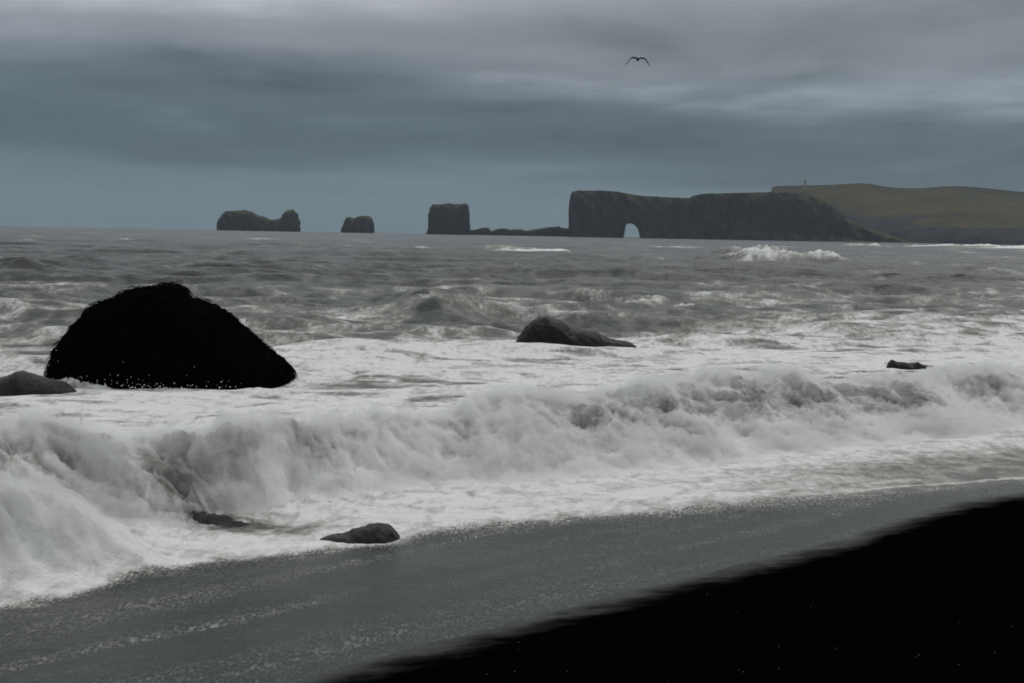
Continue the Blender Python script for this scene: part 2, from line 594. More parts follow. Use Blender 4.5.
def build_mist(X, Y, Z, m, mw, c, s, face):
    """thin billowing mist of spray that clings to the tumbling front: one lumpy closed body of even density"""
    r1 = int(np.searchsorted(Y[:, 0], 42.0))
    sl = (slice(0, r1, 2), slice(60, -60, 2))
    X, Y, Z, m, c, s, face, mw = (a[sl] for a in (X, Y, Z, m, c, s, face, mw))
    wq = fbm(c * 0.9, s * 0.9, 3, 709)
    h = 1 - 2.0 * np.abs(fbm(c * 1.5 + 1.2 * s + 0.7 * wq, s * 1.5 - 0.3 * c + 0.7 * wq, 6, 701, 0.66))
    h3 = fbm(c * 5 + 3 * s + wq, s * 3.4, 4, 711, 0.7)
    h2 = fbm(c * 0.45, s * 0.5, 2, 705)
    rim = np.exp(-((s + 0.1) / 0.45) ** 2)
    thick = m * np.clip(-0.06 + 0.27 * h + 0.15 * h2 + 0.13 * h3 + 0.07 * rim - 0.12 * face, -0.08, 0.45)
    top = Z - 0.22 * (1 - ss(0.02, 0.35, m)) + thick
    bot = Z - 0.22 - 0.02 * m
    keep = m > 0.004
    cell = keep[:-1, :-1] | keep[:-1, 1:] | keep[1:, 1:] | keep[1:, :-1]
    R, C = X.shape
    i = np.arange(R * C, dtype=np.int32).reshape(R, C)
    q = np.stack([i[:-1, :-1], i[:-1, 1:], i[1:, 1:], i[1:, :-1]], -1)[cell]
    q = np.concatenate([q, q[:, ::-1] + R * C])
    co = np.concatenate([np.stack([X - 0.10 * thick, Y - 0.5 * thick, top], -1).reshape(-1, 3), np.stack([X, Y, bot], -1).reshape(-1, 3)])
    used = np.zeros(len(co), bool)
    used[q.ravel()] = True
    remap = np.cumsum(used) - 1
    q = remap[q].astype(np.int32)
    co = co[used].astype(np.float32)
    me = bpy.data.meshes.new('wave_mist')
    me.vertices.add(len(co))
    me.vertices.foreach_set('co', co.ravel())
    me.loops.add(len(q) * 4)
    me.loops.foreach_set('vertex_index', q.ravel())
    me.polygons.add(len(q))
    me.polygons.foreach_set('loop_start', np.arange(0, len(q) * 4, 4, dtype=np.int32))
    me.update(calc_edges=True)
    mt = bpy.data.materials.new('spray_mist')
    mt.use_nodes = True
    t = mt.node_tree
    t.nodes.clear()
    out = N(t, 'ShaderNodeOutputMaterial')
    v = N(t, 'ShaderNodeVolumePrincipled')
    v.inputs['Color'].default_value = (0.985, 0.985, 0.975, 1)
    v.inputs['Density'].default_value = 4.5
    t.links.new(v.outputs[0], out.inputs['Volume'])
    me.materials.append(mt)
    o = bpy.data.objects.new('wave_mist', me)
    sc.collection.objects.link(o)
    tag(o, 'white mist of spray tumbling down the front of the breaking wave', 'spray', kind='stuff')


def sea_material():
    m, t, b = new_mat('sea_water')
    L = t.links

    def at(name, out='Fac'):
        a = N(t, 'ShaderNodeAttribute', attribute_name=name)
        return a.outputs[out]
    tc = N(t, 'ShaderNodeTexCoord')

    def noise(vec, scale, detail, rough, sc3=(1, 1, 1), dist=0.0, rot=0.0):
        mp = N(t, 'ShaderNodeMapping')
        mp.inputs['Scale'].default_value = sc3
        mp.inputs['Rotation'].default_value = (0, 0, rot)
        L.new(vec, mp.inputs[0])
        n = N(t, 'ShaderNodeTexNoise')
        setin(n, Scale=scale, Detail=detail, Roughness=rough, Distortion=dist)
        L.new(mp.outputs[0], n.inputs['Vector'])
        return n.outputs['Fac']
    ob = tc.outputs['Object']
    fl = at('flow', 'Vector')
    foam = at('foam')
    swash = at('swash')
    surf = at('surf')
    rz = math.radians(-38)
    n_sw = noise(ob, 5, 6, 0.72, (0.8, 0.9, 1), 0.4, rz)        # bubbles on the swash
    n_sw2 = noise(ob, 42, 3, 0.6, (0.8, 0.30, 1), 0.2, math.radians(6))
    n_sea = noise(ob, 1.7, 8, 0.72, (0.8, 0.75, 0.4), 0.7)
    n_surf = noise(ob, 2.6, 9, 0.66, (1.0, 1.0, 1.3), 1.3)
    # foam level modulated by fine noise, differently per zone
    spk = ramp(t, n_sw2, [(0.40, 0.0), (0.66, 1.0)], 'LINEAR')
    k_sw = math_n(t, 'MULTIPLY_ADD', spk, 1.45, math_n(t, 'MULTIPLY_ADD', n_sw, 1.5, -1.45))
    n_sea2 = noise(ob, 7, 5, 0.7, (0.8, 0.30, 0.5), 0.5)
    k_sea = math_n(t, 'MULTIPLY', math_n(t, 'SUBTRACT', math_n(t, 'ADD', math_n(t, 'MULTIPLY', n_sea, 0.55), math_n(t, 'MULTIPLY', n_sea2, 0.45)), 0.5), 2.2)
    k_surf = math_n(t, 'MULTIPLY', math_n(t, 'SUBTRACT', n_surf, 0.5), 0.85)
    mix = N(t, 'ShaderNodeMix', data_type='FLOAT')
    L.new(swash, mix.inputs[0])
    L.new(k_sea, mix.inputs[2])
    L.new(k_sw, mix.inputs[3])
    mix2 = N(t, 'ShaderNodeMix', data_type='FLOAT')
    L.new(surf, mix2.inputs[0])
    L.new(mix.outputs[0], mix2.inputs[2])
    L.new(k_surf, mix2.inputs[3])
    # only where there is some foam to modulate
    gate = math_n(t, 'MULTIPLY_ADD', foam, 1.2, 0.12, clamp=True)
    f = math_n(t, 'MULTIPLY_ADD', mix2.outputs[0], gate, foam, clamp=True)
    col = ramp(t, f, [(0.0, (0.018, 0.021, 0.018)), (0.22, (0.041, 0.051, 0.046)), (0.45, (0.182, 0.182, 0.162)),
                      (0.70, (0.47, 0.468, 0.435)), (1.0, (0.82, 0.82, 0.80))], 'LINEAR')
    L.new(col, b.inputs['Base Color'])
    L.new(ramp(t, f, [(0.0, 0.22), (0.3, 0.32), (0.55, 0.75), (0.9, 0.95)], 'LINEAR'), b.inputs['Roughness'])
    b.inputs['IOR'].default_value = 1.33
    L.new(math_n(t, 'MULTIPLY', ramp(t, f, [(0.2, 0.5), (0.7, 0.15)], 'LINEAR'), math_n(t, 'MULTIPLY_ADD', swash, -0.52, 1.0)), b.inputs['Specular IOR Level'])
    # ripples
    r1 = noise(ob, 2.2, 7, 0.68, (0.8, 1.3, 1), 0.5)
    r2 = noise(ob, 11, 5, 0.65, (0.7, 1.4, 1), 0.2, rz)
    h = math_n(t, 'MULTIPLY_ADD', r2, 0.12, math_n(t, 'MULTIPLY', r1, 0.5))
    h = math_n(t, 'MULTIPLY_ADD', f, 0.10, h)
    bp = N(t, 'ShaderNodeBump')
    setin(bp, Strength=0.75, Distance=0.35)
    L.new(math_n(t, 'MULTIPLY', h, math_n(t, 'MULTIPLY_ADD', swash, -0.80, 1.0)), bp.inputs['Height'])
    bp2 = N(t, 'ShaderNodeBump')
    setin(bp2, Strength=0.6, Distance=0.02)
    L.new(math_n(t, 'MULTIPLY', n_sw2, swash), bp2.inputs['Height'])
    L.new(bp.outputs[0], bp2.inputs['Normal'])
    L.new(bp2.outputs[0], b.inputs['Normal'])
    return m


build_sea()


# ------------------------------------------------------------------ black sand
def sand_material():
    m, t, b = new_mat('black_sand')
    L = t.links
    tc = N(t, 'ShaderNodeTexCoord')
    n = N(t, 'ShaderNodeTexNoise')
    setin(n, Scale=60, Detail=6, Roughness=0.7)
    L.new(tc.outputs['Object'], n.inputs['Vector'])
    a = N(t, 'ShaderNodeAttribute', attribute_name='shore')
    mp = N(t, 'ShaderNodeMapping')
    mp.inputs['Scale'].default_value = (0.55, 0.9, 1)
    mp.inputs['Rotation'].default_value = (0, 0, math.radians(-8))
    L.new(tc.outputs['Object'], mp.inputs[0])
    n2 = N(t, 'ShaderNodeTexNoise')
    setin(n2, Scale=2.6, Detail=9, Roughness=0.72)
    L.new(mp.outputs[0], n2.inputs['Vector'])
    tt = math_n(t, 'MULTIPLY_ADD', math_n(t, 'SUBTRACT', n2.outputs['Fac'], 0.5), 1.1, a.outputs['Fac'])
    wet = ramp(t, math_n(t, 'MULTIPLY_ADD', tt, 0.5, 0.5, clamp=True), [(0.18, 0.0), (0.56, 1.0)])
    L.new(ramp(t, n.outputs['Fac'], [(0.35, (0.0005, 0.0005, 0.0005)), (0.78, (0.0022, 0.0022, 0.0023))]), b.inputs['Base Color'])
    L.new(ramp(t, wet, [(0.0, 0.95), (1.0, 0.30)], 'LINEAR'), b.inputs['Roughness'])
    L.new(ramp(t, wet, [(0.0, 0.0), (1.0, 0.26)], 'LINEAR'), b.inputs['Specular IOR Level'])
    bp = N(t, 'ShaderNodeBump')
    setin(bp, Strength=0.4, Distance=0.02)
    L.new(n.outputs['Fac'], bp.inputs['Height'])
    L.new(bp.outputs[0], b.inputs['Normal'])
    return m


def build_sand():
    ry = np.concatenate([np.linspace(-40, 4, 12), np.arange(4.3, 45, 0.16), np.geomspace(46, 8200, 22)])
    tcx = np.linspace(-1.5, 1.5, 420)
    Yg, Tg = np.meshgrid(ry, tcx, indexing='ij')
    X = np.sign(Tg) * np.abs(Tg) ** 1.25 * (np.maximum(Yg, 6) + 8)
    t = shore_t(X.astype(np.float32), Yg.astype(np.float32))
    Z = sand_z(t)
    Z = Z + 0.05 * fbm(X * 0.25, Yg * 0.25, 3, 90) * (1 - ss(-2.5, -0.5, t)) * (t < 0) + 0.008 * fbm(X * 3, Yg * 3, 3, 91) * (t < 0)
    o = grid_obj('beach', X, Yg, Z, sand_material())
    attr(o, 'shore', t)
    tag(o, kind='structure')


build_sand()

# pebbles glinting in the dark sand
peb_m = simple_mat('pebble', (0.01, 0.01, 0.011), (0.05, 0.05, 0.05), 9, 0.35, 0.5, 0)


def build_pebbles():
    vs, fs = [], []
    base = [(1, 0, 0), (0.45, 0.85, 0), (-0.55, 0.8, 0), (-1, 0, 0), (-0.4, -0.9, 0), (0.5, -0.8, 0)]
    n = 0
    while n < 110:
        px, py = random.uniform(430, 1250), random.uniform(520, 760)
        d_ = rays(px, py)
        z = 0.6
        for _ in range(8):
            k = (z - CAM_H) / d_[2]
            x, y = d_[0] * k, d_[1] * k
            t = float(shore_t(np.array([x]), np.array([y]))[0])
            z = float(sand_z(np.array([t]))[0])
        if t > -0.5 or y < 4:
            continue
        n += 1
        r = 0.006 * random.uniform(0.5, 1.8)
        i = len(vs)
        an = random.uniform(0, 6.28)
        ca, sa = math.cos(an), math.sin(an)
        for bx, by, _ in base:
            rr = r * random.uniform(0.8, 1.2)
            vs.append((x + (bx * ca - by * sa * 0.7) * rr, y + (bx * sa + by * ca * 0.7) * rr, z + 0.1 * r))
        vs.append((x, y, z + r * 0.75))
        vs.append((x, y, z - r * 0.5))
        for k in range(6):
            fs.append((i + k, i + (k + 1) % 6, i + 6))
            fs.append((i + (k + 1) % 6, i + k, i + 7))
    tag(new_obj('pebbles', vs, fs, peb_m), 'small pale pebbles strewn over the dry black sand', 'pebbles', kind='stuff')


build_pebbles()

# ------------------------------------------------------------------ rocks and stacks: lofted ridges
def ridge(name, outline, Y, depth, mat, base_z=-0.6, n=110, m=40, rough=0.06, rscale=1.2, seed=1, power=0.7, lean=0.0, wfun=None,
          parent=None, steep=0.0):
    """A closed rock: the outline (pixels) gives the crest line at distance Y, every cross-section is a rounded arch
    `depth` deep, roughened by noise."""
    px = np.array([p[0] for p in outline], float)
    py = np.array([p[1] for p in outline], float)
    x, z = on_y(px, py, Y)
    xs = np.linspace(0, 1, n)
    xs = 0.5 - 0.5 * np.cos(math.pi * xs) if steep == 0 else xs
    xq = x[0] + (x[-1] - x[0]) * xs
    zq = np.interp(xq, x, z)
    u = xs * 2 - 1
    wq = depth * 0.5 * (1 - np.abs(u) ** 3.2) ** 0.45
    wq = np.maximum(wq, depth * 0.06)
    if wfun is not None:
        wq = wq * wfun(xs)
    ph = np.linspace(0, math.pi, m)
    V = np.zeros((n, m, 3))
    cx = np.sign(np.cos(ph)) * np.abs(np.cos(ph)) ** power
    cz = np.abs(np.sin(ph)) ** power
    V[:, :, 0] = xq[:, None]
    V[:, :, 1] = Y + wq[:, None] * cx[None] + lean * (zq[:, None] - base_z) * cz[None]
    V[:, :, 2] = base_z + (zq[:, None] - base_z) * cz[None]
    # noise along an approximate outward direction
    ctr = np.array([(x[0] + x[-1]) / 2, Y, base_z])
    dirv = (V - ctr)
    dirv /= np.linalg.norm(dirv, axis=2, keepdims=True) + 1e-9
    a = V[..., 0] * rscale
    b_ = V[..., 1] * rscale
    c_ = V[..., 2] * rscale
    nz = fbm(a + 0.7 * c_, b_ + 0.6 * c_, 5, seed * 7 + 300, 0.55) + 0.6 * fbm(c_ * 1.4 - b_, a * 1.2, 5, seed * 7 + 333, 0.55)
    nz = nz + 0.7 * (0.35 - np.abs(fbm(a * 0.8 + c_ * 0.5, b_ * 0.8 - c_ * 0.9, 3, seed * 7 + 360)) * 2) - 0.25
    V += dirv * (rough * nz)[..., None]
    vs = V.reshape(-1, 3).tolist()
    fs = []
    for i in range(n - 1):
        for j in range(m - 1):
            p = i * m + j
            fs.append((p, p + 1, p + m + 1, p + m))
        fs.append((i * m, (i + 1) * m, (i + 1) * m + m - 1, i * m + m - 1))
    fs.append(tuple(range(m - 1, -1, -1)))
    fs.append(tuple((n - 1) * m + j for j in range(m)))
    o = new_obj(name, [(0, 0, 0)] * 0 + vs, fs, mat, parent)
    org = Vector((float((x[0] + x[-1]) / 2), Y, base_z))
    if parent is None:
        o.data.transform(Matrix.Translation(-org))
        o.location = org
    return o, (xq, zq, wq)


rock_m = simple_mat('wet_basalt', (0.0008, 0.0007, 0.0007), (0.0022, 0.002, 0.0019), 3, 0.95, 0.01, 0.6, 7)
rock2_m = simple_mat('wet_rock', (0.0025, 0.0022, 0.0022), (0.011, 0.0093, 0.009), 4, 0.45, 0.18, 1.0, 9)
rock3_m = simple_mat('grey_wet_rock', (0.003, 0.0033, 0.0036), (0.013, 0.0138, 0.015), 5, 0.4, 0.22, 1.0, 11)
weed_m = simple_mat('dark_weed', (0.0008, 0.0007, 0.0006), (0.003, 0.0026, 0.002), 5, 0.95, 0.02, 0)

# the big shaggy boulder
big_out = [(49, 388), (50, 374), (55, 356), (65, 339), (77, 323), (87, 310), (100, 302), (115, 297), (125, 292), (135, 288), (145, 288.5),
           (153, 285), (165, 283), (175, 284.5), (180, 289), (184, 297), (195, 300), (210, 305), (222, 313), (234, 325), (246, 335),
           (258, 344), (267, 351), (278, 361), (286, 369), (291, 378), (293, 388)]
YB = float(on_z(np.array(170.), np.array(383.), 0.13)[1]) + 1.7
big, prof = ridge('boulder', big_out, YB, 4.4, rock_m, -0.8, 190, 70, 0.10, 1.6, 2, 0.75)
big.location.x += 0.06
tag(big, 'big black shaggy domed boulder standing in the white surf', 'boulder')


def build_weed(host, prof, Y, depth, count, ln, base_z):
    """short fronds hanging from the boulder: a part of it"""
    me = host.data
    loc = host.location
    polys = me.polygons
    rs = random.Random(3)
    areas = np.zeros(len(polys))
    polys.foreach_get('area', areas)
    cum = np.cumsum(areas)
    vs, fs = [], []
    for k in range(count):
        p = polys[int(np.searchsorted(cum, rs.random() * cum[-1]))]
        nrm = p.normal
        c = Vector(p.center)
        if c.z + loc.z < 0.15 or len(p.vertices) > 4:
            continue
        down = Vector((rs.uniform(-.35, .35), rs.uniform(-.35, .35), -1))
        down = (down - nrm * down.dot(nrm))
        if down.length < 0.05:
            down = Vector((rs.uniform(-1, 1), rs.uniform(-1, 1), 0))
        down.normalize()
        side = nrm.cross(down)
        l = ln * rs.uniform(0.5, 1.5)
        wd = 0.014 * rs.uniform(0.6, 1.5)
        lift = rs.uniform(0.015, 0.06)
        a = c + side * rs.uniform(-.02, .02)
        b1 = a + down * l * 0.5 + nrm * lift
        b2 = a + down * l + nrm * lift * 0.35
        i = len(vs)
        vs += [a - side * wd, a + side * wd, b1 + side * wd, b1 - side * wd, b1 + nrm * wd, a + nrm * wd, b2]
        fs += [(i, i + 1, i + 2, i + 3), (i, i + 3, i + 4, i + 5), (i + 1, i + 5, i + 4, i + 2), (i + 3, i + 2, i + 6), (i + 2, i + 4, i + 6), (i + 4, i + 3, i + 6)]
    o = new_obj('seaweed', vs, fs, weed_m, host)
    tag(o, kind='stuff')
    return o


build_weed(big, prof, YB, 4.4, 9000, 0.26, -0.8)

# low rock at the left edge, in front of the boulder
o_, _ = ridge('low_rock', [(-60, 394), (-30, 385), (-8, 380), (6, 376), (16, 372), (24, 370.5), (31, 372.5), (42, 376), (54, 379), (66, 384), (78, 391), (84, 400)],
              float(on_z(np.array(40.), np.array(389.), 0.2)[1]), 1.4, rock3_m, -0.6, 90, 30, 0.07, 2.2, 5, 0.85)
tag(o_, 'low smooth grey wet rock at the foot of the big black boulder', 'rock')

# humped rock further out
YM = float(on_z(np.array(560.), np.array(347.), 0.27)[1])
o_, _ = ridge('humped_rock', [(512, 352), (514, 345), (520, 334), (526, 326), (533, 320), (541, 317), (550, 316), (558, 318), (564, 322), (570, 327), (578, 329),
                              (588, 330), (598, 332), (608, 337), (618, 340), (628, 341), (636, 346), (640, 352)],
              YM + 0.6, 2.0, rock2_m, -0.8, 150, 44, 0.10, 2.0, 8, 0.8)
tag(o_, 'brown black humped rock trailing a low tail, farther out in the surf', 'rock')

# flat dark rock behind the breaker on the right
YR = float(on_z(np.array(905.), np.array(366.), 0.24)[1])
o_, _ = ridge('flat_rock', [(885, 370), (888, 362.5), (892, 359.5), (897, 361), (904, 362), (912, 363), (918, 362), (922, 364), (928, 365.2), (933, 365.6), (938, 369)],
              YR, 0.55, rock3_m, -0.2, 90, 24, 0.05, 4, 9, 0.8)
tag(o_, 'small flat jagged dark rock just showing behind the breaking wave', 'rock')

# small rock in the foam at the swash edge
YN = float(on_z(np.array(365.), np.array(537.), 0.15)[1])
o_, _ = ridge('shore_rock', [(314, 546), (320, 538), (334, 535), (350, 531.5), (360, 528), (370, 524.5), (378, 524), (387, 525), (393, 528), (399, 535), (403, 548)],
              YN + 0.1, 0.7, rock3_m, -0.1, 90, 30, 0.035, 5, 10, 0.8)
tag(o_, 'small smooth slate grey rock lying in foam at the edge of the swash', 'rock')

# half drowned rock under the breaking wave
YH = float(on_z(np.array(210.), np.array(515.), 0.15)[1])
o_, _ = ridge('drowned_rock', [(148, 522), (156, 512), (164, 508), (174, 508), (184, 512), (194, 511), (206, 515), (218, 516), (232, 521), (248, 524), (262, 528), (275, 534)],
              YH + 0.1, 0.8, rock2_m, -0.1, 90, 30, 0.05, 5, 12, 0.8)
tag(o_, 'dark wet rock half drowned in foam under the breaking wave', 'rock')

# ------------------------------------------------------------------ far stacks, cliff and hill
def cliff_material():
    m, t, b = new_mat('cliff_rock')
    L = t.links
    tc = N(t, 'ShaderNodeTexCoord')
    mp = N(t, 'ShaderNodeMapping')
    mp.inputs['Scale'].default_value = (1, 1, 0.35)
    L.new(tc.outputs['Object'], mp.inputs[0])
    n = N(t, 'ShaderNodeTexNoise')
    setin(n, Scale=0.05, Detail=8, Roughness=0.65)
    L.new(mp.outputs[0], n.inputs['Vector'])
    rockc = ramp(t, n.outputs['Fac'], [(0.35, (0.005, 0.005, 0.0065)), (0.65, (0.026, 0.023, 0.023))])
    grass = ramp(t, n.outputs['Fac'], [(0.3, (0.040, 0.038, 0.014)), (0.7, (0.065, 0.058, 0.026))])
    g = N(t, 'ShaderNodeNewGeometry')
    sp = N(t, 'ShaderNodeSeparateXYZ')
    L.new(g.outputs['Normal'], sp.inputs[0])
    mx = N(t, 'ShaderNodeMix', data_type='RGBA')
    nn = math_n(t, 'MULTIPLY_ADD', math_n(t, 'SUBTRACT', n.outputs['Fac'], 0.5), 0.5, sp.outputs[2])
    L.new(ramp(t, nn, [(0.55, 0.0), (0.75, 1.0)]), mx.inputs[0])
    L.new(rockc, mx.inputs[6])
    L.new(grass, mx.inputs[7])
    L.new(mx.outputs[2], b.inputs['Base Color'])
    b.inputs['Roughness'].default_value = 1.0
    b.inputs['Specular IOR Level'].default_value = 0.1
    bp = N(t, 'ShaderNodeBump')
    setin(bp, Strength=0.8, Distance=6)
    L.new(n.outputs['Fac'], bp.inputs['Height'])
    L.new(bp.outputs[0], b.inputs['Normal'])
    return m


cliff_m = cliff_material()
# (distance, outline in pixels, depth)
o_, _ = ridge('sea_stack', [(216, 233), (217.5, 224), (219, 218), (222, 214), (228, 211.5), (236, 211), (244, 210), (250, 211), (255, 213.5), (259, 216.5), (263, 216.5), (266, 219), (272, 219.5),
                            (278, 219), (283, 217.5), (285, 213), (288, 210), (292, 209.5), (296, 212), (298.5, 218), (300, 224), (300.5, 234)],
              3600, 90, cliff_m, -4, 220, 26, 7, 0.05, 21, 0.45, steep=1)
tag(o_, 'dark twin humped sea stack farthest left on the horizon', 'sea stack', 'sea stacks on the horizon')
o_, _ = ridge('sea_stack', [(340, 234), (341.5, 230), (344, 222), (346, 217.5), (350, 217), (355, 218.5), (358, 217), (362, 215.5), (368, 216), (372, 218.5), (374, 224), (375, 235)],
              3600, 60, cliff_m, -4, 120, 26, 5, 0.06, 22, 0.45, steep=1)
tag(o_, 'smallest dark sea stack standing between the twin humped stack and the square stack', 'sea stack', 'sea stacks on the horizon')
o_, _ = ridge('sea_stack', [(424, 237), (426.5, 233), (428.5, 229), (429, 215), (430, 208), (433, 204.5), (440, 203.5), (450, 203.5), (460, 204), (466, 203.5), (468.5, 205), (469, 214), (470, 226), (471, 238)],
              3450, 95, cliff_m, -4, 200, 26, 5, 0.06, 23, 0.35, steep=1)
tag(o_, 'tall flat topped square sea stack left of the low reef', 'sea stack', 'sea stacks on the horizon')
o_, _ = ridge('reef', [(466, 238), (468, 230), (476, 229.5), (482, 227.5), (488, 227.5), (491, 231), (497, 229), (504, 228), (510, 229.5), (516, 229.5), (521, 229), (526, 230.5), (533, 229.5),
                       (540, 228.5), (548, 227), (556, 226.5), (559, 226), (561, 227.5), (566, 228), (574, 229.5), (578, 240)],
              3440, 50, cliff_m, -4, 240, 18, 2, 0.07, 24, 0.4, steep=1)
tag(o_, 'low jagged dark reef running from the square stack to the cliff', 'reef')


def build_cliff():
    top = [(569, 212), (569.6, 203), (571, 195), (573, 191), (580, 190), (600, 190), (618, 191), (630, 193.5), (645, 195.5), (660, 196.5), (672, 197), (690, 198), (694, 195.5), (705, 193.5),
           (730, 193), (760, 192.5), (790, 193), (806, 195), (820, 200), (832, 207), (842, 214), (852, 221), (864, 226.5), (880, 233), (900, 240), (915, 243)]
    px = np.concatenate([np.linspace(569, 573, 8), np.arange(574, 625.2, 1.2), [626.0, 626.3, 626.6, 627.2, 628.5, 630, 632, 634, 636, 637.5, 638.5, 639.4, 640.2], np.arange(641.2, 916, 1.3)])
    tp = np.interp(px, [p[0] for p in top], [p[1] for p in top])
    tp = tp + ss(800, 830, px) * (2.4 * fbm(px * 0.11, px * 0 + 3, 4, 411, 0.6) + 0.8)
    X0, ZT = on_y(px, tp, 3300.0)
    # arch: hole top per column (pixels), sea level elsewhere
    hp = np.interp(px, [625.9, 626.0, 626.6, 628, 632, 634.5, 636.5, 638.5, 640.2, 640.3], [999, 229, 225, 223.4, 223.2, 224, 226.0, 228.5, 234, 999])
    _, ZH = on_y(px, np.minimum(hp, 300), 3300.0)
    ZB = np.where(hp < 900, np.maximum(ZH, -1), -5.0)
    nr = 34
    v = np.linspace(0, 1, nr)
    n = len(px)
    Zf = ZB[None] + (ZT - ZB)[None] * v[:, None]
    Xf = np.repeat(X0[None], nr, 0)
    colm = 16 * fbm(Xf * 0.022 + Zf * 0.006, Zf * 0.012, 5, 401, 0.5) + 4 * fbm(Xf * 0.07 + Zf * 0.02, Zf * 0.05, 3, 402)
    off = np.interp(px, [569, 640, 690, 860, 915], [0, 0, -15, -60, -110])[None]
    batter = 16 * v[:, None] + 6 * (v[:, None] ** 6) * 3
    talus = np.where(v[:, None] < 0.2, -(0.2 - v[:, None]) * 60 * ss(690, 760, px)[None], 0)
    Yf = 3300 + off + colm + batter + talus
    Ztop = 1.2 * fbm(Xf * 0.05, Zf * 0 + 2, 4, 405) * v[:, None] ** 3 * 1.5
    depth = np.interp(px, [569, 600, 680, 700, 800, 915], [70, 100, 100, 160, 200, 120])[None]
    Yb = 3300 + depth + 10 * fbm(Xf * 0.03, Zf * 0.01 + 40, 4, 403)
    Yb = np.maximum(Yb, Yf + 18)
    Xk = Xf * Yb / 3300
    P = np.concatenate([np.stack([Xf, Yf, Zf + Ztop], -1), np.stack([Xk, Yb, Zf + Ztop], -1)[::-1]], 0)   # up the front, down the back
    r = 2 * nr
    idx = np.arange(r * n).reshape(r, n)
    fs = []
    for i in range(r):
        j = (i + 1) % r
        for k in range(n - 1):
            fs.append((int(idx[i, k]), int(idx[i, k + 1]), int(idx[j, k + 1]), int(idx[j, k])))
    fs.append(tuple(int(q) for q in idx[::-1, 0]))
    fs.append(tuple(int(q) for q in idx[:, -1]))
    P[..., 1] -= 3300
    P[..., 0] -= 500
    o = new_obj('sea_cliff', P.reshape(-1, 3), fs, cliff_m, smooth=False)
    o.location = (500, 3300, 0)
    tag(o, 'long dark flat topped sea cliff pierced by a small pale arch', 'cliff')


build_cliff()


def hill_material():
    m, t, b = new_mat('hill_grass')
    L = t.links
    tc = N(t, 'ShaderNodeTexCoord')
    n = N(t, 'ShaderNodeTexNoise')
    setin(n, Scale=0.009, Detail=9, Roughness=0.72)
    L.new(tc.outputs['Object'], n.inputs['Vector'])
    n2 = N(t, 'ShaderNodeTexNoise')
    setin(n2, Scale=0.02, Detail=6, Roughness=0.6)
    L.new(tc.outputs['Object'], n2.inputs['Vector'])
    grass = ramp(t, n.outputs['Fac'], [(0.30, (0.021, 0.024, 0.013)), (0.47, (0.051, 0.048, 0.023)), (0.57, (0.074, 0.062, 0.031)), (0.70, (0.095, 0.062, 0.034))])
    rockc = ramp(t, n2.outputs['Fac'], [(0.3, (0.018, 0.019, 0.022)), (0.7, (0.045, 0.045, 0.046))])
    a = N(t, 'ShaderNodeAttribute', attribute_name='rocky')
    mx = N(t, 'ShaderNodeMix', data_type='RGBA')
    fac = math_n(t, 'MULTIPLY_ADD', math_n(t, 'SUBTRACT', n2.outputs['Fac'], 0.5), 1.0, a.outputs['Fac'])
    L.new(ramp(t, fac, [(0.35, 0.0), (0.65, 1.0)]), mx.inputs[0])
    L.new(grass, mx.inputs[6])
    L.new(rockc, mx.inputs[7])
    L.new(mx.outputs[2], b.inputs['Base Color'])
    b.inputs['Roughness'].default_value = 1.0
    b.inputs['Specular IOR Level'].default_value = 0.05
    return m


HILL_Y0, HILL_Y1 = 3380, 3900


def ridge_z(px):
    p = np.interp(px, [700, 771, 772, 780, 800, 830, 850, 862, 872, 884, 900, 925, 945, 960, 980, 1000, 1024, 1100, 1200, 1400, 1700],
                  [194, 192, 187, 186, 185.5, 185, 183.6, 183.2, 184.2, 186.5, 188, 188, 186.4, 186, 187.5, 189.5, 192, 196, 205, 214, 232])
    return p


